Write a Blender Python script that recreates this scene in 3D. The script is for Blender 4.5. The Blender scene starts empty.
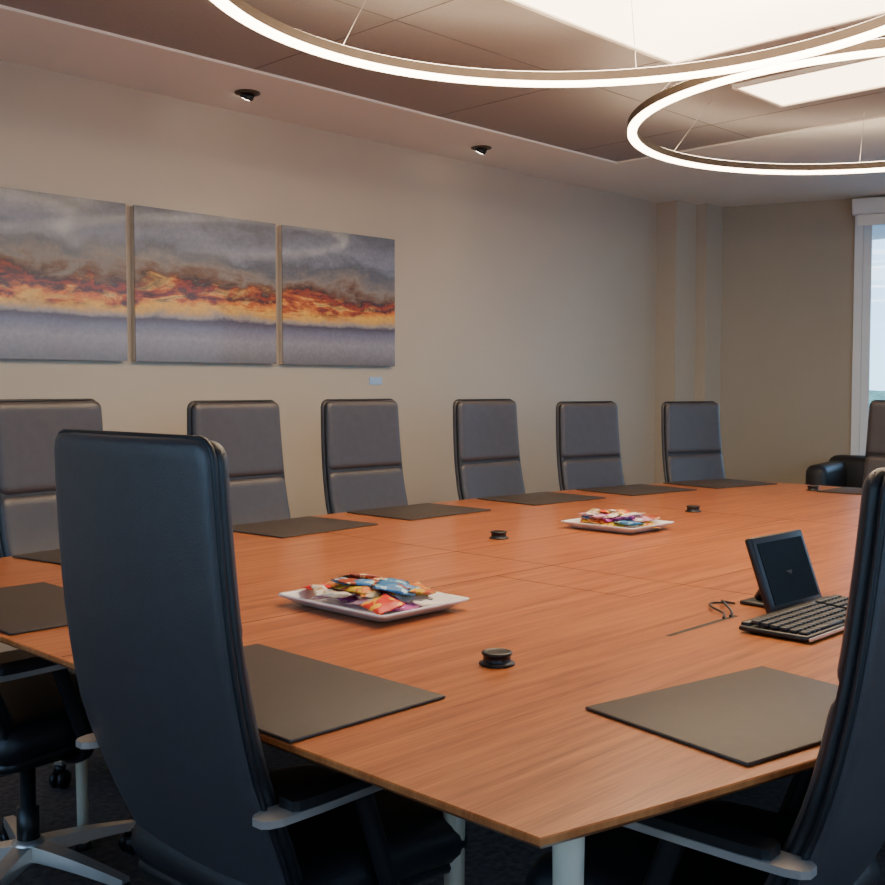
import bpy, bmesh, math, random
from mathutils import Matrix, Vector, Euler
random.seed(7)
R = math.radians
scene = bpy.context.scene
COL = scene.collection

# ------------------------------------------------------------------ materials
def new_mat(name):
    m = bpy.data.materials.new(name); m.use_nodes = True
    nt = m.node_tree
    return m, nt, nt.nodes["Principled BSDF"]

def N(nt, typ, **kw):
    n = nt.nodes.new(typ)
    for k, v in kw.items():
        setattr(n, k, v)
    return n

def simple(name, col, rough=0.5, metal=0.0, var=0.08, scale=20.0, bump=0.0, bscale=200.0, coat=0.0, spec=0.5):
    m, nt, b = new_mat(name)
    tc = N(nt, 'ShaderNodeTexCoord')
    no = N(nt, 'ShaderNodeTexNoise'); no.inputs['Scale'].default_value = scale
    no.inputs['Detail'].default_value = 4
    nt.links.new(tc.outputs['Object'], no.inputs['Vector'])
    cr = N(nt, 'ShaderNodeValToRGB')
    cr.color_ramp.elements[0].position = 0.3; cr.color_ramp.elements[1].position = 0.7
    cr.color_ramp.elements[0].color = (*[c*(1-var) for c in col], 1)
    cr.color_ramp.elements[1].color = (*[min(1, c*(1+var)) for c in col], 1)
    nt.links.new(no.outputs['Fac'], cr.inputs['Fac'])
    nt.links.new(cr.outputs['Color'], b.inputs['Base Color'])
    b.inputs['Roughness'].default_value = rough
    b.inputs['Metallic'].default_value = metal
    b.inputs['Coat Weight'].default_value = coat
    b.inputs['Specular IOR Level'].default_value = spec
    if bump > 0:
        n2 = N(nt, 'ShaderNodeTexNoise'); n2.inputs['Scale'].default_value = bscale
        n2.inputs['Detail'].default_value = 3
        nt.links.new(tc.outputs['Object'], n2.inputs['Vector'])
        bp = N(nt, 'ShaderNodeBump'); bp.inputs['Strength'].default_value = bump
        bp.inputs['Distance'].default_value = 0.002
        nt.links.new(n2.outputs['Fac'], bp.inputs['Height'])
        nt.links.new(bp.outputs['Normal'], b.inputs['Normal'])
    return m

def emis(name, col, s):
    m, nt, b = new_mat(name)
    b.inputs['Base Color'].default_value = (0.8, 0.8, 0.8, 1)
    b.inputs['Emission Color'].default_value = (*col, 1)
    b.inputs['Emission Strength'].default_value = s
    return m

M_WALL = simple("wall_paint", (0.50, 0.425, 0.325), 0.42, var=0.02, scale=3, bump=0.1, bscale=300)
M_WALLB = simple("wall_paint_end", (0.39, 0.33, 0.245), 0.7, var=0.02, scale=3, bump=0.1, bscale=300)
M_SOFF = simple("soffit_paint", (0.92, 0.88, 0.77), 0.8, var=0.01, scale=3)
M_CEIL = simple("ceiling_acoustic", (0.37, 0.335, 0.305), 0.9, var=0.04, scale=60, bump=0.2, bscale=500)
M_GAP = simple("dark_joint", (0.05, 0.045, 0.04), 0.9)
M_CJOINT = simple("ceiling_joint", (0.18, 0.16, 0.145), 0.9)
M_SEAM = simple("veneer_seam", (0.10, 0.028, 0.012), 0.6)
M_CARPET = simple("carpet", (0.10, 0.085, 0.08), 0.95, var=0.45, scale=45, bump=0.8, bscale=600)
M_WHITE = simple("white_trim", (0.75, 0.75, 0.73), 0.5, var=0.01)
M_LEATH = simple("charcoal_leather", (0.046, 0.040, 0.043), 0.37, var=0.10, scale=30, bump=0.35, bscale=420, spec=0.6)
M_LEATHB = simple("black_leather", (0.010, 0.010, 0.012), 0.42, var=0.1, scale=30, bump=0.3, bscale=420)
M_BLK = simple("black_plastic", (0.010, 0.010, 0.011), 0.35)
M_ALU = simple("brushed_aluminium", (0.70, 0.67, 0.62), 0.3, metal=0.8, var=0.04)
M_LEG = simple("cream_metal", (0.68, 0.62, 0.47), 0.4, metal=0.2, var=0.03)
M_MAT = simple("desk_pad_leather", (0.050, 0.038, 0.032), 0.50, var=0.08, scale=40, bump=0.4, bscale=500, spec=.4)
M_PORC = simple("white_porcelain", (0.85, 0.85, 0.85), 0.15, var=0.01)
M_BRONZE = simple("bronze_metal", (0.10, 0.075, 0.055), 0.4, metal=0.5)
M_STRIP = emis("ring_diffuser", (1.0, 0.77, 0.52), 18.0)
M_PANEL = emis("ceiling_diffuser", (1.0, 0.75, 0.49), 8.0)
M_SPOT = emis("downlight_bulb", (1.0, 0.85, 0.65), 20.0)
M_SCREEN = simple("screen_glass", (0.003, 0.003, 0.004), 0.3, var=0.0, spec=0.05)
M_KEY = simple("keys", (0.015, 0.015, 0.017), 0.5)
M_LABEL = simple("label_card", (0.35, 0.50, 0.72), 0.4, var=0.03)
M_HEDGE = simple("foliage", (0.16, 0.28, 0.14), 0.8, var=0.5, scale=6)
M_GROUND = simple("outdoor_paving", (0.45, 0.46, 0.46), 0.9, var=0.2, scale=2)

def wood_mat():
    m, nt, b = new_mat("cherry_veneer")
    tc = N(nt, 'ShaderNodeTexCoord')
    mp = N(nt, 'ShaderNodeMapping'); mp.inputs['Scale'].default_value = (1.0, 26, 1)
    nt.links.new(tc.outputs['Object'], mp.inputs['Vector'])
    n1 = N(nt, 'ShaderNodeTexNoise'); n1.inputs['Scale'].default_value = 1.6
    n1.inputs['Detail'].default_value = 8; n1.inputs['Roughness'].default_value = 0.66
    n1.inputs['Distortion'].default_value = 0.4
    nt.links.new(mp.outputs['Vector'], n1.inputs['Vector'])
    mp2 = N(nt, 'ShaderNodeMapping'); mp2.inputs['Scale'].default_value = (5, 190, 1)
    nt.links.new(tc.outputs['Object'], mp2.inputs['Vector'])
    n2 = N(nt, 'ShaderNodeTexNoise'); n2.inputs['Scale'].default_value = 2.0
    n2.inputs['Detail'].default_value = 4
    nt.links.new(mp2.outputs['Vector'], n2.inputs['Vector'])
    mx = N(nt, 'ShaderNodeMath', operation='MULTIPLY_ADD')
    nt.links.new(n2.outputs['Fac'], mx.inputs[0]); mx.inputs[1].default_value = 0.45
    nt.links.new(n1.outputs['Fac'], mx.inputs[2])
    cr = N(nt, 'ShaderNodeValToRGB'); e = cr.color_ramp.elements
    e[0].position = 0.52; e[0].color = (0.21, 0.053, 0.013, 1)
    e[1].position = 0.92; e[1].color = (0.52, 0.185, 0.054, 1)
    x = e.new(0.70); x.color = (0.37, 0.110, 0.028, 1)
    nt.links.new(mx.outputs[0], cr.inputs['Fac'])
    nt.links.new(cr.outputs['Color'], b.inputs['Base Color'])
    b.inputs['Roughness'].default_value = 0.31
    b.inputs['Coat Weight'].default_value = 0.15
    b.inputs['Coat Roughness'].default_value = 0.18
    return m
M_WOOD = wood_mat()

def art_mat():
    m, nt, b = new_mat("abstract_painting")
    tc = N(nt, 'ShaderNodeTexCoord')
    sep = N(nt, 'ShaderNodeSeparateXYZ'); nt.links.new(tc.outputs['Object'], sep.inputs[0])
    mr = N(nt, 'ShaderNodeMapRange'); mr.inputs['From Min'].default_value = 1.42
    mr.inputs['From Max'].default_value = 2.18
    nt.links.new(sep.outputs['Z'], mr.inputs['Value'])
    def noise(sx, sz, sc, det=8, rough=.65, dist=.6, off=0):
        mp = N(nt, 'ShaderNodeMapping'); mp.inputs['Scale'].default_value = (sx, 1, sz); mp.inputs['Location'].default_value = (off, 0, off)
        nt.links.new(tc.outputs['Object'], mp.inputs['Vector'])
        n = N(nt, 'ShaderNodeTexNoise'); n.inputs['Scale'].default_value = sc
        n.inputs['Detail'].default_value = det; n.inputs['Roughness'].default_value = rough; n.inputs['Distortion'].default_value = dist
        nt.links.new(mp.outputs['Vector'], n.inputs['Vector']); return n
    n1 = noise(1.7, 3.2, 2.0, 9, .68, .5)
    s = N(nt, 'ShaderNodeMath', operation='SUBTRACT'); s.inputs[1].default_value = 0.5
    nt.links.new(n1.outputs['Fac'], s.inputs[0])
    amp = N(nt, 'ShaderNodeMapRange'); amp.inputs['From Min'].default_value = .26; amp.inputs['From Max'].default_value = .52
    amp.inputs['To Min'].default_value = .05; amp.inputs['To Max'].default_value = .50
    nt.links.new(mr.outputs[0], amp.inputs['Value'])
    ma = N(nt, 'ShaderNodeMath', operation='MULTIPLY_ADD')
    nt.links.new(s.outputs[0], ma.inputs[0]); nt.links.new(amp.outputs[0], ma.inputs[1]); nt.links.new(mr.outputs[0], ma.inputs[2])
    def ramp(stops, fac):
        cr = N(nt, 'ShaderNodeValToRGB'); els = cr.color_ramp.elements
        els[0].position = stops[0][0]; els[0].color = (*stops[0][1], 1)
        els[1].position = stops[-1][0]; els[1].color = (*stops[-1][1], 1)
        for p, c in stops[1:-1]:
            e = els.new(p); e.color = (*c, 1)
        nt.links.new(fac, cr.inputs['Fac']); return cr
    base = ramp([(0.0, (0.15, 0.13, 0.14)), (0.15, (0.30, 0.28, 0.31)), (0.23, (0.18, 0.17, 0.24)), (0.275, (0.08, 0.06, 0.09)),
                 (0.295, (0.34, 0.28, 0.25)), (0.335, (0.72, 0.40, 0.09)), (0.375, (0.88, 0.46, 0.05)), (0.415, (0.70, 0.15, 0.010)),
                 (0.44, (0.035, 0.010, 0.008)), (0.475, (0.36, 0.035, 0.006)), (0.505, (0.03, 0.012, 0.010)), (0.545, (0.18, 0.09, 0.05)),
                 (0.60, (0.26, 0.215, 0.18)), (0.70, (0.11, 0.115, 0.14)), (0.82, (0.23, 0.245, 0.30)), (1.0, (0.12, 0.125, 0.15))], ma.outputs[0])
    n2 = noise(1.5, 7, 2.0, 8, .7, .8, 3.7)
    fire = ramp([(.36, (.015, .006, .006)), (.45, (.30, .03, .005)), (.52, (.70, .17, .010)), (.57, (.80, .48, .10)), (.66, (.06, .015, .010))], n2.outputs['Fac'])
    n3 = noise(2.2, 5, 2.0, 6, .6, .3, 9.1)
    band = ramp([(.32, (0, 0, 0)), (.38, (1, 1, 1)), (.46, (1, 1, 1)), (.54, (0, 0, 0))], ma.outputs[0])
    gate = ramp([(.49, (0, 0, 0)), (.59, (1, 1, 1))], n3.outputs['Fac'])
    mm = N(nt, 'ShaderNodeMath', operation='MULTIPLY'); nt.links.new(band.outputs['Color'], mm.inputs[0]); nt.links.new(gate.outputs['Color'], mm.inputs[1])
    mix = N(nt, 'ShaderNodeMixRGB'); nt.links.new(mm.outputs[0], mix.inputs['Fac'])
    nt.links.new(base.outputs['Color'], mix.inputs['Color1']); nt.links.new(fire.outputs['Color'], mix.inputs['Color2'])
    n4 = noise(1, 1, 45, 6, .7, 0)
    mrs = N(nt, 'ShaderNodeMapRange'); mrs.inputs['From Min'].default_value = 0.35; mrs.inputs['From Max'].default_value = 0.65
    mrs.inputs['To Min'].default_value = 0.88; mrs.inputs['To Max'].default_value = 1.12
    nt.links.new(n4.outputs['Fac'], mrs.inputs['Value'])
    mu = N(nt, 'ShaderNodeVectorMath', operation='MULTIPLY')
    nt.links.new(mix.outputs['Color'], mu.inputs[0]); nt.links.new(mrs.outputs[0], mu.inputs[1])
    nt.links.new(mu.outputs[0], b.inputs['Base Color'])
    b.inputs['Roughness'].default_value = 0.38
    b.inputs['Coat Weight'].default_value = 0.30
    b.inputs['Coat Roughness'].default_value = 0.05
    bp = N(nt, 'ShaderNodeBump'); bp.inputs['Strength'].default_value = 0.16; bp.inputs['Distance'].default_value = 0.001
    n5 = noise(1, 1, 60, 3, .6, 0)
    nt.links.new(n5.outputs['Fac'], bp.inputs['Height']); nt.links.new(bp.outputs['Normal'], b.inputs['Normal'])
    nt.links.new(bp.outputs['Normal'], b.inputs['Coat Normal'])
    return m
M_ART = art_mat()

def glass_mat():
    m = bpy.data.materials.new("window_glass"); m.use_nodes = True
    nt = m.node_tree; nt.nodes.clear()
    o = N(nt, 'ShaderNodeOutputMaterial'); t = N(nt, 'ShaderNodeBsdfTransparent'); g = N(nt, 'ShaderNodeBsdfGlossy')
    g.inputs['Roughness'].default_value = 0.02
    t.inputs['Color'].default_value = (0.86, 0.95, 1.0, 1)
    mx = N(nt, 'ShaderNodeMixShader'); mx.inputs[0].default_value = 0.06
    nt.links.new(t.outputs[0], mx.inputs[1]); nt.links.new(g.outputs[0], mx.inputs[2]); nt.links.new(mx.outputs[0], o.inputs[0])
    return m
M_GLASS = glass_mat()

# ------------------------------------------------------------------ mesh builder
class MB:
    def __init__(s): s.v = []; s.f = []; s.m = []; s.sm = []; s.mats = []
    def mi(s, mat):
        if mat not in s.mats: s.mats.append(mat)
        return s.mats.index(mat)
    def add(s, vs, fs, mat, M=None, smooth=False):
        o = len(s.v); k = s.mi(mat)
        for p in vs:
            p = Vector(p)
            s.v.append(M @ p if M is not None else p)
        for f in fs:
            s.f.append([i+o for i in f]); s.m.append(k); s.sm.append(smooth)
    def box(s, x0, x1, y0, y1, z0, z1, mat, M=None, r=0.0, seg=2):
        bm = bmesh.new(); bmesh.ops.create_cube(bm, size=1)
        for v in bm.verts:
            v.co = Vector(((v.co.x+.5)*(x1-x0)+x0, (v.co.y+.5)*(y1-y0)+y0, (v.co.z+.5)*(z1-z0)+z0))
        if r > 0:
            bmesh.ops.bevel(bm, geom=bm.edges[:], offset=r, segments=seg, profile=0.5, affect='EDGES')
        bm.verts.index_update()
        s.add([v.co.copy() for v in bm.verts], [[v.index for v in f.verts] for f in bm.faces], mat, M, r > 0)
        bm.free()
    def loops(s, loops, mat, M=None, cap0=True, cap1=True, smooth=True, closed=True):
        n = len(loops[0]); vs = [p for l in loops for p in l]; fs = []
        for i in range(len(loops)-1):
            for j in range(n if closed else n-1):
                a = i*n+j; b = i*n+(j+1) % n
                fs.append([a, b, b+n, a+n])
        s.add(vs, fs, mat, M, smooth)
        if cap0: s.add(loops[0][::-1], [list(range(n))], mat, M, False)
        if cap1: s.add(loops[-1], [list(range(n))], mat, M, False)
    def lathe(s, prof, mat, M=None, n=24):
        ls = [[(r*math.cos(2*math.pi*k/n), r*math.sin(2*math.pi*k/n), z) for k in range(n)] for r, z in prof]
        s.loops(ls, mat, M)
    def tube(s, pts, rad, mat, M=None, n=8, closed=False, sy=1.0):
        P = [Vector(p) for p in pts]; L = []; k = len(P)
        prev = None
        for i in range(k):
            if closed: t = (P[(i+1) % k]-P[i-1])
            else: t = P[min(i+1, k-1)]-P[max(i-1, 0)]
            t.normalize()
            if prev is None:
                a = Vector((0, 0, 1)) if abs(t.z) < .9 else Vector((1, 0, 0))
                nn = t.cross(a).normalized()
            else:
                nn = (prev - t*prev.dot(t)).normalized()
            prev = nn; bb = t.cross(nn)
            r = rad[i] if isinstance(rad, (list, tuple)) else rad
            L.append([P[i]+nn*r*math.cos(2*math.pi*q/n)+bb*r*sy*math.sin(2*math.pi*q/n) for q in range(n)])
        if closed: L.append(L[0])
        s.loops(L, mat, M, cap0=not closed, cap1=not closed)
    def mesh(s, name, merge=True):
        me = bpy.data.meshes.new(name)
        me.from_pydata([tuple(v) for v in s.v], [], s.f)
        for m in s.mats: me.materials.append(m)
        me.polygons.foreach_set('material_index', s.m)
        me.polygons.foreach_set('use_smooth', s.sm)
        if merge:
            bm = bmesh.new(); bm.from_mesh(me)
            bmesh.ops.remove_doubles(bm, verts=bm.verts, dist=1e-5)
            bmesh.ops.recalc_face_normals(bm, faces=bm.faces)
            bm.to_mesh(me); bm.free()
        me.update()
        return me
    def obj(s, name, parent=None, merge=True):
        o = bpy.data.objects.new(name, s.mesh(name, merge)); COL.objects.link(o)
        if parent: o.parent = parent
        return o

# ------------------------------------------------------------------ camera
cam = bpy.data.cameras.new("camera"); co = bpy.data.objects.new("camera", cam); COL.objects.link(co)
cam.sensor_width = 36; cam.lens = 36*1082/885; cam.clip_start = 0.05
co.location = (0, 0, 1.29)
hd = R(44.4); pt = math.atan(54.5/1082)
d = Vector((math.cos(hd)*math.cos(pt), math.sin(hd)*math.cos(pt), -math.sin(pt)))
co.rotation_euler = d.to_track_quat('-Z', 'Y').to_euler()
scene.camera = co

# ------------------------------------------------------------------ room
ZC = 2.74; ZR = 2.752
U0, V0 = -2.0, -1.5
f0 = Vector((7.84, 4.53)); fd = Vector((.35, -.937)).normalized()
SF = (4.53-V0)/(-fd.y)
f1 = f0+fd*SF

def wall(name, p0, p1, mat, openings=(), h=ZC+0.15, th=0.12, out=1):
    p0 = Vector(p0); p1 = Vector(p1); L = (p1-p0).length; dd = (p1-p0).normalized()
    M = Matrix.Translation((p0.x, p0.y, 0)) @ Matrix.Rotation(math.atan2(dd.y, dd.x), 4, 'Z')
    b = MB(); y0, y1 = (0, th) if out > 0 else (-th, 0)
    s = 0
    for (a, c, z0, z1) in sorted(openings):
        if a > s: b.box(s, a, y0, y1, 0, h, mat, M)
        if z0 > 0: b.box(a, c, y0, y1, 0, z0, mat, M)
        b.box(a, c, y0, y1, z1, h, mat, M)
        s = c
    b.box(s, L, y0, y1, 0, h, mat, M)
    return b.obj(name, merge=False), M

wall("wall_left", (U0, 4.8), (7.31, 4.8), M_WALL)
b = MB()
b.box(7.31, 7.60, 4.62, 4.92, 0, ZC+.15, M_WALL)
b.box(7.60, 7.98, 4.53, 4.92, 0, ZC+.15, M_WALL)
b.obj("wall_pilaster", merge=False)
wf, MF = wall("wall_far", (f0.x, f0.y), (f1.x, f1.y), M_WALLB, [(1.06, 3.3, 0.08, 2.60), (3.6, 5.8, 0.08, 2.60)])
wn, MN = wall("wall_near", (U0, V0), (f1.x, V0), M_WALL, [(1.5, 4.3, 0.6, 2.55), (5.4, 9.6, 0.6, 2.55)], out=-1)
wb, MK = wall("wall_back", (U0, V0), (U0, 4.8), M_WALL, [(1.2, 5.4, .7, 2.5)], out=1)

b = MB(); b.box(U0-.1, 10.6, V0-.1, 4.95, -0.1, 0, M_CARPET); b.obj("floor", merge=False)

b = MB()
RU0, RU1, RV0, RV1 = -1.2, 5.85, -.4, 4.15
b.box(U0-.1, 10.6, RV1, 4.95, ZC, ZC+.2, M_SOFF)
b.box(U0-.1, 10.6, V0-.1, RV0, ZC, ZC+.2, M_SOFF)
b.box(U0-.1, RU0, RV0, RV1, ZC, ZC+.2, M_SOFF)
b.box(RU1, 10.6, RV0, RV1, ZC, ZC+.2, M_SOFF)
b.box(RU0, RU1, RV0, RV1, ZR, ZC+.2, M_CEIL)
u = RU0+.6
while u < RU1:
    b.box(u-.002, u+.002, RV0, RV1, ZR-.0015, ZR, M_CJOINT); u += 1.2
for v in (.8, 2.0, 3.2):
    b.box(RU0, RU1, v-.002, v+.002, ZR-.0015, ZR, M_CJOINT)
b.obj("ceiling", merge=False)

for (a, c, v0, v1) in [(1.9, 4.22, 1.15, 2.69), (4.78, 5.24, 1.15, 2.69)]:
    b = MB()
    b.box(a, c, v0, v1, ZR-.012, ZR-.002, M_PANEL)
    for q in [(a-.02, a, v0-.02, v1+.02), (c, c+.02, v0-.02, v1+.02), (a, c, v0-.02, v0), (a, c, v1, v1+.02)]:
        b.box(*q, ZR-.02, ZR-.001, M_SOFF)
    b.obj("ceiling_light_panel", merge=False)

def window(name, M, s0, s1, z0, z1, mull, transoms=(), ysign=1):
    b = MB(); f = .06
    y0, y1 = (0.02, 0.10) if ysign > 0 else (-.10, -.02)
    b.box(s0, s0+f, y0, y1, z0, z1, M_WHITE, M); b.box(s1-f, s1, y0, y1, z0, z1, M_WHITE, M)
    b.box(s0+f, s1-f, y0, y1, z0, z0+f, M_WHITE, M); b.box(s0+f, s1-f, y0, y1, z1-f, z1, M_WHITE, M)
    for k in range(1, mull):
        x = s0+(s1-s0)*k/mull
        b.box(x-.03, x+.03, y0, y1, z0+f, z1-f, M_WHITE, M)
    for z in transoms:
        b.box(s0+f, s1-f, y0+.01, y1-.01, z-.02, z+.02, M_WHITE, M)
    ym = (y0+y1)/2
    b.box(s0+f, s1-f, ym-.003, ym+.003, z0+f, z1-f, M_GLASS, M)
    yc0, yc1 = (-.02, 0) if ysign > 0 else (0, .02)
    b.box(s0-.06, s0, yc0, yc1, z0-.06, z1+.06, M_WHITE, M); b.box(s1, s1+.06, yc0, yc1, z0-.06, z1+.06, M_WHITE, M)
    b.box(s0, s1, yc0, yc1, z1, z1+.06, M_WHITE, M); b.box(s0, s1, yc0, yc1, z0-.06, z0, M_WHITE, M)
    return b.obj(name, merge=False)
window("window_1", MF, 1.06, 3.3, .08, 2.60, 2, (1.1,))
window("window_2", MF, 3.6, 5.8, .08, 2.60, 2, (1.1,))
window("window_3", MN, 1.5, 4.3, .6, 2.55, 3, ysign=-1)
window("window_4", MN, 5.4, 9.6, .6, 2.55, 4, ysign=-1)
window("window_5", MK, 1.2, 5.4, .7, 2.5, 4, ysign=1)
b = MB(); b.box(.98, 3.4, -.12, -.025, 2.60, 2.72, M_WHITE, MF, r=.01)
b.box(1.02, 3.36, -.075, -.070, 2.52, 2.60, M_SOFF, MF); b.obj("roller_blind", merge=False)

b = MB(); b.box(U0, 7.31, 4.785, 4.80, 0, .1, M_BRONZE); b.obj("baseboard_left", merge=False)

b = MB(); b.box(-25, 40, -30, 30, -.4, -.3, M_GROUND); b.obj("ground_outdoor", merge=False)
def shrub(cx, cy, r, h, seed):
    rr = random.Random(seed); b = MB()
    b.lathe([(.06, -.3), (.05, h*.6)], M_BRONZE, Matrix.Translation((cx, cy, 0)), 8)
    for i in range(26):
        bm = bmesh.new(); bmesh.ops.create_icosphere(bm, subdivisions=2, radius=1)
        s = r*rr.uniform(.2, .4)
        for v in bm.verts: v.co *= s*(1+.25*math.sin(v.co.x*9+i)*math.cos(v.co.z*8+i))
        a = rr.uniform(0, 6.28); q = r*rr.uniform(0, .9); z = h*rr.uniform(.35, 1)
        M = Matrix.Translation((cx+q*math.cos(a), cy+q*math.sin(a), z))
        b.add([v.co.copy() for v in bm.verts], [[v.index for v in f.verts] for f in bm.faces], M_HEDGE, M, True); bm.free()
    b.obj("garden_tree", merge=False)
shrub(17.5, 7.4, 1.2, 1.0, 1); shrub(19.5, 4.6, 1.6, 1.8, 2); shrub(18, .5, 1.4, 2.0, 3)

# ------------------------------------------------------------------ downlights
for (u, v) in [(1.44, 4.47), (3.185, 4.46), (4.89, 4.46)]:
    b = MB(); M = Matrix.Translation((u, v, ZC))
    b.lathe([(.062, 0), (.062, -.006), (.045, -.010)], M_BRONZE, M)
    M2 = M @ Matrix.Translation((0, 0, -.004)) @ Matrix.Rotation(R(35), 4, 'X')
    b.lathe([(.036, .004), (.036, -.022), (.028, -.024)], M_BLK, M2, 20)
    b.lathe([(.026, -.022), (.026, -.026)], M_SPOT, M2, 20)
    b.obj("recessed_downlight")
    l = bpy.data.lights.new("spot", 'SPOT'); l.energy = 8; l.color = (1, .8, .58); l.spot_size = R(110); l.spot_blend = 1; l.shadow_soft_size = .05
    o = bpy.data.objects.new("downlight_lamp", l); COL.objects.link(o); o.location = (u, v, ZC-.07)
    o.rotation_euler = Vector((0, -.15, -1)).to_track_quat('-Z', 'Y').to_euler()

# ------------------------------------------------------------------ ring pendants
def ring(cx, cy, z, Rr):
    b = MB(); n = 128; w = .022
    def lp(r, zz): return [(r*math.cos(2*math.pi*k/n), r*math.sin(2*math.pi*k/n), zz) for k in range(n)]
    M = Matrix.Translation((cx, cy, z))
    b.loops([lp(Rr-w, .016), lp(Rr-w, .050), lp(Rr+w, .050), lp(Rr+w, .016), lp(Rr-w, .016)], M_BRONZE, M, False, False, smooth=False)
    b.loops([lp(Rr-w+.002, .016), lp(Rr-w+.002, 0.004), lp(Rr-w+.006, 0), lp(Rr+w-.006, 0), lp(Rr+w-.002, .004), lp(Rr+w-.002, .016)], M_STRIP, M, False, False, smooth=False)
    b.loops([lp(Rr-w+.006, .0502), lp(Rr-w+.006, .053), lp(Rr+w-.006, .053), lp(Rr+w-.006, .0502)], M_STRIP, M, False, False, smooth=False)
    for k in range(6):
        a = k*math.pi/3+.5
        x, y = Rr*math.cos(a), Rr*math.sin(a)
        b.tube([(x, y, .05), (x*.8, y*.8, ZR-z)], .0013, M_ALU, M, 5)
    b.obj("ring_pendant_light")
ring(2.57, 1.90, 2.475, 1.155); ring(4.93, 2.04, 2.475, 1.12)

# ------------------------------------------------------------------ table
CU, CV, TL, W0, WB = 3.43, 2.09, 2.42, 1.268, .30
ZT = .74
def hw(u):
    s = (u-CU)/TL; return W0+WB*(1-s*s)
def slope(u): return -2*WB*(u-CU)/TL/TL
def outline(ins):
    pts = []; n = 40
    for i in range(n+1):
        u = CU-TL+ins+(2*TL-2*ins)*i/n; pts.append((u, CV-hw(u)+ins))
    for i in range(n+1):
        u = CU+TL-ins-(2*TL-2*ins)*i/n; pts.append((u, CV+hw(u)-ins))
    return pts
b = MB()
ls = [[(x, y, z) for x, y in outline(i)] for i, z in [(.07, .700), (.02, .716), (.0, .730), (0, .738), (.002, ZT)]]
b.loops(ls, M_WOOD, smooth=False)
def strip(u0, u1, v0, v1, m=M_SEAM):
    b.box(u0, u1, v0, v1, ZT-.0010, ZT+.0004, m)
strip(CU-TL+.01, CU+TL-.01, CV-.0018, CV+.0018)
for u in (2.62, 4.24):
    strip(u-.0018, u+.0018, CV-hw(u)+.01, CV+hw(u)-.01)
strip(2.05, 2.35, 1.300, 1.313, M_GAP)
for (a, c) in [(2.36, 3.3)]:
    strip(a, c, 1.62, 1.623); strip(a, c, 2.5, 2.503); strip(a, a+.003, 1.62, 2.09)
for (u, v, lean) in [(1.20, .925, 0), (1.42, 1.36, 0), (1.20, 3.2, 0), (1.42, 2.8, 0), (3.43, 1.1, 0), (3.43, 3.1, 0), (5.55, 1.0, 0), (5.55, 3.15, 0)]:
    b.tube([(u, v, .70), (u, v, .45), (u, v, .02)], [.024, .020, .015], M_LEG, n=16)
    b.lathe([(.022, 0), (.026, .006), (.02, .02)], M_BLK, Matrix.Translation((u, v, 0)), 14)
    b.box(u-.08, u+.08, v-.05, v+.05, .685, .701, M_LEG, r=.004)
b.box(1.3, 5.6, 1.45, 1.50, .64, .70, M_LEG); b.box(1.3, 5.6, 2.7, 2.75, .64, .70, M_LEG)
for (u) in (2.9, 4.5):
    b.box(u-.25, u+.25, 1.8, 2.4, 0, .70, M_BLK, r=.01)
b.obj("conference_table", merge=False)

# ------------------------------------------------------------------ desk pads
def deskpad(u, v, rz, w=.47, dd=.335):
    b = MB()
    b.box(-w/2, w/2, -dd/2, dd/2, 0, .006, M_MAT, r=.0025)
    o = b.obj("desk_pad"); o.location = (u, v, ZT+.0005); o.rotation_euler = (0, 0, rz)
FARCH = [1.85, 2.675, 3.395, 4.235, 4.96, 5.77]
for i, u in enumerate([1.80, 2.64, 3.35, 4.17, 4.88, 5.54]):
    a = math.atan(slope(u)); v = CV+hw(u)-.235
    deskpad(u, v, a, .51, .40)
for u in (1.675, 2.55, 3.4, 4.25, 5.1):
    a = -math.atan(slope(u)); deskpad(u, CV-hw(u)+.212, a, .47, .345)
deskpad(1.184, 1.60, R(90), .56, .345); deskpad(1.20, 2.63, R(90), .56, .345)
deskpad(5.63, 2.33, R(90), .5, .33); deskpad(5.63, 1.55, R(90), .5, .33)

# ------------------------------------------------------------------ chair
def interp(pts, x):
    for (a, fa), (c, fc) in zip(pts, pts[1:]):
        if x <= c:
            t = (x-a)/(c-a); t = max(0, min(1, t)); return fa+(fc-fa)*t
    return pts[-1][1]
def smooth_curve(ctrl, n=60):
    out = []; P = [Vector(c) for c in ctrl]; P = [2*P[0]-P[1]]+P+[2*P[-1]-P[-2]]
    seg = len(P)-3
    for i in range(n+1):
        t = i/n*seg; k = min(int(t), seg-1); t -= k
        a, b_, c, d_ = P[k:k+4]
        out.append(.5*((2*b_)+(-a+c)*t+(2*a-5*b_+4*c-d_)*t*t+(-a+3*b_-3*c+d_)*t**3))
    return out
BCTRL = [(-.150, .40), (-.190, .50), (-.240, .62), (-.280, .74), (-.308, .90), (-.322, 1.06), (-.330, 1.215)]
def bwidth(t): return interp([(0, .42), (.25, .475), (.5, .487), (.75, .475), (1, .46)], t)

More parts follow.
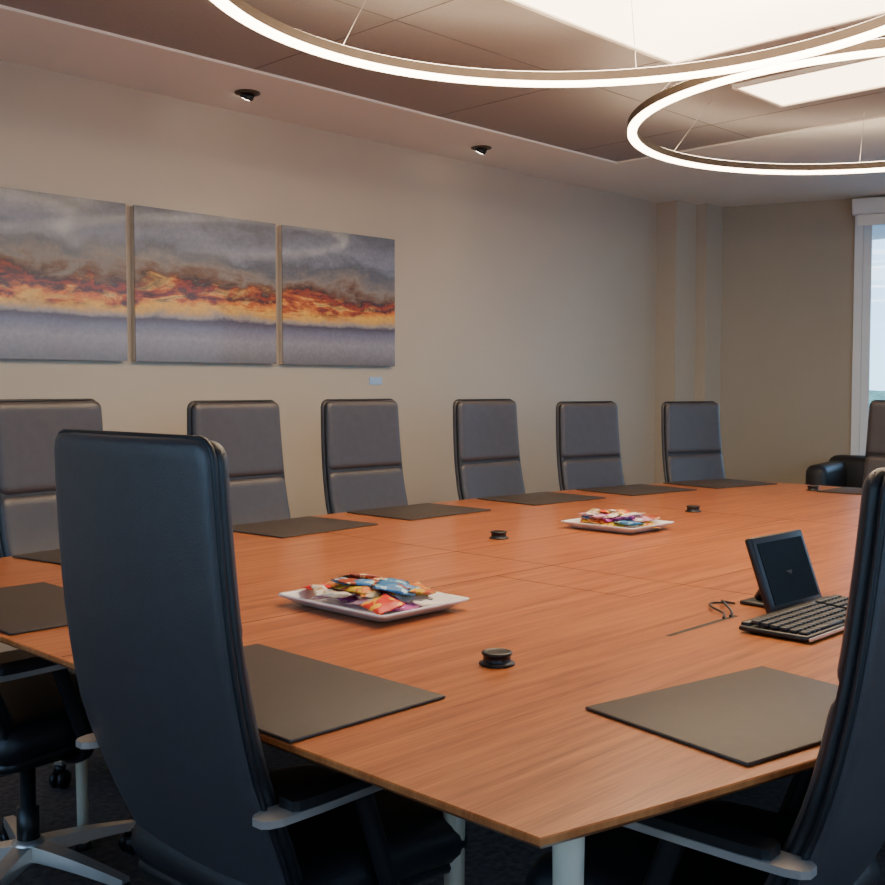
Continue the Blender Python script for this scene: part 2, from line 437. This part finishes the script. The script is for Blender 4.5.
def pad(b, curve, Ltot, t0, t1, width, off, th, mat, r=.03, re=.03, nx=18, nt=26, bow=0.0, M=None):
    L = (t1-t0)*Ltot; F = []; Bk = []; out = []
    for j in range(nt+1):
        k = -math.cos(math.pi*j/nt)*.5+.5
        t = t0+(t1-t0)*k; p, nrm = curve(t); ed = min(k, 1-k)*L
        w = width(t)/2
        if ed < r: w = w-r+math.sqrt(max(0, r*r-(r-ed)**2))
        q = lambda e: math.sqrt(max(0, 1-(1-min(max(e, 0)/re, 1))**2))
        fr, bk = [], []
        for i in range(nx+1):
            a = math.sin(math.pi/2*(2*i/nx-1)); ex = (1-abs(a))*w
            f = q(ex)*q(ed)
            oo = off+bow*a*a
            pf = p+nrm*(oo+th/2*f); pb = p+nrm*(oo-th/2*f)
            fr.append((a*w, pf.x, pf.y)); bk.append((a*w, pb.x, pb.y))
        F.append(fr); Bk.append(bk)
        out.append((w, p+nrm*(off+bow)))
    n = nx+1
    for G in (F, Bk):
        vs = [x for row in G for x in row]
        fs = [[j*n+i, j*n+i+1, (j+1)*n+i+1, (j+1)*n+i] for j in range(nt) for i in range(nx)]
        b.add(vs, fs, mat, M, True)
    left = [(-w, p.x, p.y) for w, p in out]; right = [(w, p.x, p.y) for w, p in out]
    return left+right[::-1]

def chair_mesh(recl=0.0):
    ca, sa = math.cos(R(recl)), math.sin(R(recl))
    ctrl = []
    for y, z in BCTRL:
        dy, dz = y+.16, z-.40
        ctrl.append((-.16+dy*ca-dz*sa, .40+dy*sa+dz*ca))
    BACK = smooth_curve(ctrl)
    def bcurve(t):
        x = t*(len(BACK)-1); k = min(int(x), len(BACK)-2); f = x-k
        p = BACK[k].lerp(BACK[k+1], f); tg = (BACK[k+1]-BACK[k]).normalized()
        return p, Vector((tg.y, -tg.x))
    BL = sum((BACK[i+1]-BACK[i]).length for i in range(len(BACK)-1))
    b = MB()
    o = pad(b, bcurve, BL, 0, 1, bwidth, 0, .022, M_LEATH, r=.030, re=.012, bow=.012)
    b.tube(o, .0050, M_LEATHB, n=6, closed=True)
    pad(b, bcurve, BL, .03, .655, lambda t: bwidth(t)-.012, .022, .038, M_LEATH, r=.026, re=.026, bow=.012)
    pad(b, bcurve, BL, .659, .995, lambda t: bwidth(t)-.012, .022, .038, M_LEATH, r=.026, re=.026, bow=.012)
    pad(b, bcurve, BL, .03, .995, lambda t: bwidth(t)-.006, .018, .026, M_LEATHB, r=.028, re=.012, bow=.012)
    # seat
    sc = lambda t: (Vector((-.20+.47*t, .455+.02*math.sin(t*3.0)-.015*t)), Vector((0, 1)))
    pad(b, sc, .47, 0, 1, lambda t: .50-.03*t, 0, .095, M_LEATHB, r=.06, re=.045)
    pad(b, sc, .47, 0.02, .98, lambda t: .47-.03*t, -.045, .03, M_BLK, r=.05, re=.015)
    for sx in (-1, 1):
        x = sx*.262
        def arm_loop(y, w, z, h): return [(x-w, y, z), (x+w, y, z), (x+w, y, z+h), (x-w, y, z+h)]
        ys = [(-.270, .010), (-.260, .020), (-.24, .026), (-.17, .028), (.05, .024), (.12, .018), (.15, .011)]
        b.loops([arm_loop(y, w, .638, .012) for y, w in ys], M_ALU, smooth=False)
        b.loops([arm_loop(y, w-.002, .650, .016) for y, w in [(-.215, .018), (-.205, .025), (-.17, .027), (.05, .023), (.10, .017), (.13, .010)]], M_BLK, smooth=False)
        pts = [(x, -.06, .642), (x, -.045, .60), (x, -.01, .50), (x-sx*.01, .02, .42), (x-sx*.06, .02, .385), (sx*.08, .02, .38)]
        b.tube(smooth_curve(pts, 24), .020, M_BLK, n=8, sy=.45)
    b.box(-.09, .09, -.12, .12, .345, .40, M_BLK, r=.012)
    b.tube([(0, -.1, .38), (0, -.145, .40), (0, -.16, .46), (0, -.185, .52)], .022, M_BLK, n=10)
    b.lathe([(.028, .10), (.028, .22), (.020, .222), (.020, .35)], M_BLK)
    for k in range(5):
        a = 2*math.pi*k/5+.3; M = Matrix.Rotation(a, 4, 'Z')
        L = []
        for t in range(9):
            s = t/8; x = .02+.29*s; z = .115-.035*s**1.5; w = .030-.014*s; h = .022-.010*s
            L.append([(x, -w, z-h), (x, w, z-h), (x, w*.8, z+h*.7), (x, -w*.8, z+h*.7)])
        b.loops(L, M_ALU, M, smooth=False)
        for sy in (-1, 1):
            MW = M @ Matrix.Translation((.30, sy*.014, .030)) @ Matrix.Rotation(R(90), 4, 'X')
            b.lathe([(.012, -.009), (.028, -.009), (.030, 0), (.028, .009), (.012, .009)], M_BLK, MW, 18)
        b.box(.288, .312, -.006, .006, .03, .075, M_BLK, M, r=.002)
        b.lathe([(.02, .055), (.02, .075), (.012, .078)], M_BLK, M @ Matrix.Translation((.30, 0, 0)), 12)
    b.lathe([(.04, .085), (.042, .13), (.030, .14)], M_ALU)
    return b.mesh("conference_chair_mesh")
CH = chair_mesh(); CHR = chair_mesh(2)
def chair(u, v, face_deg, me=None, sz=1.0):
    o = bpy.data.objects.new("conference_chair", me or CH); COL.objects.link(o)
    o.location = (u, v, 0); o.rotation_euler = (0, 0, R(face_deg-90)); o.scale = (1, 1, sz); return o
for i, u in enumerate(FARCH):
    a = math.degrees(math.atan(slope(u))); v = CV+hw(u)-.10
    sw = [3, -2, 0, 4, 0, 0][i]
    chair(u, v, -90+a+sw, sz=[1.025, 1.015, 1.015, 1.01, .995, .99][i])
chair(1.195, 1.568, 1.5)
chair(1.20, 2.66, 4)
chair(1.630, .930, 90+3, CHR, sz=.98)
for u in (2.55, 3.4, 4.25, 5.1):
    chair(u, CV-hw(u)+.06, 90-math.degrees(math.atan(slope(u))))
chair(6.0, 2.43, 180); chair(6.0, 1.60, 180)

# ------------------------------------------------------------------ club armchair by window
b = MB()
b.box(-.38, .38, -.36, .36, .10, .30, M_LEATHB, r=.03, seg=3)
b.box(-.27, .27, -.26, .38, .29, .46, M_LEATHB, r=.05, seg=4)
for sx in (-1, 1):
    x0, x1 = (-.42, -.26) if sx < 0 else (.26, .42)
    b.box(x0, x1, -.38, .36, .10, .74, M_LEATHB, r=.06, seg=4)
b.box(-.42, .42, -.42, -.22, .10, .78, M_LEATHB, r=.07, seg=4)
for x in (-.34, .34):
    for y in (-.34, .30): b.lathe([(.02, 0), (.025, .11)], M_ALU, Matrix.Translation((x, y, 0)), 10)
o = b.obj("leather_armchair"); o.location = (7.76, 3.21, 0); o.rotation_euler = (0, 0, R(100))

# ------------------------------------------------------------------ trays + snacks
def rrect(w, d_, r, z, n=6):
    pts = []
    for cx, cy, a0 in [(w/2-r, d_/2-r, 0), (-w/2+r, d_/2-r, 90), (-w/2+r, -d_/2+r, 180), (w/2-r, -d_/2+r, 270)]:
        for k in range(n+1):
            a = R(a0+90*k/n); pts.append((cx+r*math.cos(a), cy+r*math.sin(a), z))
    return pts
SN = [("snack_wrap_a", (.70, .03, .02), (.9, .5, .03)), ("snack_wrap_b", (.75, .22, .02), (.85, .6, .3)), ("snack_wrap_c", (.04, .20, .45), (.4, .7, .8)),
      ("snack_wrap_d", (.50, .06, .35), (.65, .3, .6)), ("snack_wrap_e", (.75, .70, .60), (.45, .28, .1)), ("snack_wrap_f", (.70, .45, .03), (.5, .08, .03)),
      ("snack_wrap_g", (.35, .05, .02), (.8, .55, .3)), ("snack_wrap_h", (.7, .35, .45), (.85, .82, .8))]
SM = []
for nme, c1, c2 in SN:
    m, nt, p = new_mat(nme)
    tc = N(nt, 'ShaderNodeTexCoord'); v = N(nt, 'ShaderNodeTexNoise'); v.inputs['Scale'].default_value = 34; v.inputs['Detail'].default_value = 3
    nt.links.new(tc.outputs['Object'], v.inputs['Vector'])
    cr = N(nt, 'ShaderNodeValToRGB'); cr.color_ramp.interpolation = 'CONSTANT'
    cr.color_ramp.elements[0].color = (*c1, 1); cr.color_ramp.elements[1].position = .55; cr.color_ramp.elements[1].color = (*c2, 1)
    nt.links.new(v.outputs['Fac'], cr.inputs['Fac']); nt.links.new(cr.outputs['Color'], p.inputs['Base Color'])
    p.inputs['Roughness'].default_value = .3
    SM.append(m)
def pouch(b, w, l, th, mat, M, seed):
    nx, ny = 10, 12; rr = random.Random(seed); ph = rr.uniform(0, 6)
    for sgn in (1, -1):
        vs = []; fs = []
        for j in range(ny+1):
            for i in range(nx+1):
                a = 2*i/nx-1; c = 2*j/ny-1
                f = (1-a**4)*(max(0, 1-abs(c/.86)**3))
                z = sgn*th/2*f*(1+.35*math.sin(a*5+ph)*math.cos(c*4+ph))
                z += .002*math.sin(a*22) if abs(c) > .86 else 0
                vs.append((a*w/2*(1-.04*(1-c*c)), c*l/2, z))
        n = nx+1
        for j in range(ny):
            for i in range(nx): fs.append([j*n+i, j*n+i+1, (j+1)*n+i+1, (j+1)*n+i])
        b.add(vs, fs, mat, M, True)
def tray(u, v, w, d_, rz, seed, cnt):
    b = MB()
    L = [rrect(w*.72, d_*.78, .02, 0), rrect(w*.78, d_*.83, .025, .003), rrect(w*.97, d_*.98, .012, .022), rrect(w, d_, .012, .025), rrect(w, d_, .012, .029),
         rrect(w*.95, d_*.96, .015, .028), rrect(w*.80, d_*.85, .02, .009)]
    b.loops(L, M_PORC, smooth=True)
    o = b.obj("serving_tray"); o.location = (u, v, ZT+.001); o.rotation_euler = (0, 0, rz)
    b = MB(); rr = random.Random(seed)
    for i in range(cnt):
        lay = i % 4; sp_ = [.32, .30, .26, .18][lay]
        x = rr.uniform(-w*sp_, w*sp_); y = (-d_*.37+d_*.74*(i+.5)/cnt)*(1 if lay < 3 else .75)
        lw = rr.uniform(.055, .085); ll = rr.uniform(.085, .115)
        M = Matrix.Translation((x, y, .027+lay*.011)) @ Euler((R(rr.uniform(-11, 11)), R(rr.uniform(-13, 13)), rr.uniform(0, 6.28))).to_matrix().to_4x4()
        pouch(b, lw, ll, .015, SM[(i*5+seed) % len(SM)], M, i)
    o = b.obj("snack_packets"); o.location = (u, v, ZT+.001); o.rotation_euler = (0, 0, rz)
tray(1.80, 2.008, .30, .395, 0, 3, 34)
tray(3.49, 2.46, .29, .34, 0, 5, 30)

# ------------------------------------------------------------------ table power pucks
for (u, v) in [(1.60, 1.415), (2.96, 2.61), (4.21, 2.56), (5.53, 2.63), (2.88, 1.40)]:
    b = MB(); M = Matrix.Translation((u, v, ZT))
    b.lathe([(.036, 0.0005), (.036, .004), (.030, .006), (.028, .008), (.028, .020), (.031, .021), (.031, .025), (.024, .027), (.022, .025)], M_BLK, M, 28)
    b.obj("power_grommet")

# ------------------------------------------------------------------ keyboard + monitor
b = MB()
b.box(0, .45, 0, .168, .004, .016, M_BLK, r=.005)
b.box(.01, .44, .145, .168, .010, .024, M_BLK, r=.005)
for r_ in range(6):
    y = .010+r_*.0225; x = .010
    row = [.019]*15
    if r_ == 0: row = [.026, .022, .022, .11, .022, .022, .03]
    for wk in row:
        b.box(x, x+wk-.003, y, y+.019, .015+r_*.0012, .022+r_*.0016, M_KEY, r=.0015, seg=1); x += wk+.0008
    x = .325
    for k in range(6):
        b.box(x, x+.016, y, y+.019, .015+r_*.0012, .022+r_*.0016, M_KEY, r=.0015, seg=1); x += .0190
b.box(.0, .45, -.004, .0, .006, .012, M_ALU)
for fx in (.03, .42):
    b.box(fx-.012, fx+.012, .02, .03, 0, .005, M_BLK); b.box(fx-.012, fx+.012, .14, .15, 0, .005, M_BLK)
o = b.obj("keyboard"); o.location = (2.19, 1.045, ZT+.0005); o.rotation_euler = (0, 0, 0)

b = MB()
Mt = Matrix.Translation((0, 0, .006)) @ Matrix.Rotation(R(-20), 4, 'X')
b.box(-.125, .125, 0, .022, 0, .190, M_BLK, Mt, r=.006, seg=3)
b.box(-.108, .108, -.0015, .001, .018, .172, M_SCREEN, Mt)
b.tube([(0, .035, .10), (0, .08, .06), (0, .11, .01)], .016, M_BLK, n=10)
b.box(-.05, .05, .0, .14, 0, .010, M_BLK, r=.004)
o = b.obj("touch_monitor"); o.location = (2.525, 1.230, ZT+.0005); o.rotation_euler = (0, 0, R(-2))

b = MB()
b.tube(smooth_curve([(2.465, 1.375, ZT+.004), (2.44, 1.395, ZT+.010), (2.40, 1.37, ZT+.018), (2.36, 1.325, ZT+.006), (2.32, 1.306, ZT+.0036)], 30), .003, M_BLK, n=6)
b.tube(smooth_curve([(2.465, 1.385, ZT+.004), (2.42, 1.415, ZT+.006), (2.36, 1.38, ZT+.010), (2.33, 1.33, ZT+.006), (2.29, 1.307, ZT+.0036)], 30), .003, M_BLK, n=6)
b.obj("monitor_cable")

# ------------------------------------------------------------------ wall art
for (a, c) in [(1.84, 2.685), (2.73, 3.575), (3.62, 4.455)]:
    b = MB()
    b.box(a, c, 4.762, 4.768, 1.42, 2.175, M_ART)
    b.box(a+.002, c-.002, 4.768, 4.80, 1.422, 2.173, M_ALU)
    b.obj("wall_art_panel", merge=False)
b = MB(); b.box(4.28, 4.38, 4.795, 4.80, 1.31, 1.355, M_LABEL); b.obj("art_label", merge=False)

# ------------------------------------------------------------------ world
w = bpy.data.worlds.new("world"); scene.world = w; w.use_nodes = True
nt = w.node_tree; bg = nt.nodes['Background']
tc = N(nt, 'ShaderNodeTexCoord'); sp = N(nt, 'ShaderNodeSeparateXYZ'); nt.links.new(tc.outputs['Generated'], sp.inputs[0])
cr = N(nt, 'ShaderNodeValToRGB')
cr.color_ramp.elements[0].position = 0.0; cr.color_ramp.elements[0].color = (.62, .82, 1, 1)
cr.color_ramp.elements[1].position = .6; cr.color_ramp.elements[1].color = (.36, .57, 1, 1)
nt.links.new(sp.outputs['Z'], cr.inputs['Fac']); nt.links.new(cr.outputs['Color'], bg.inputs['Color'])
bg.inputs['Strength'].default_value = 3.8
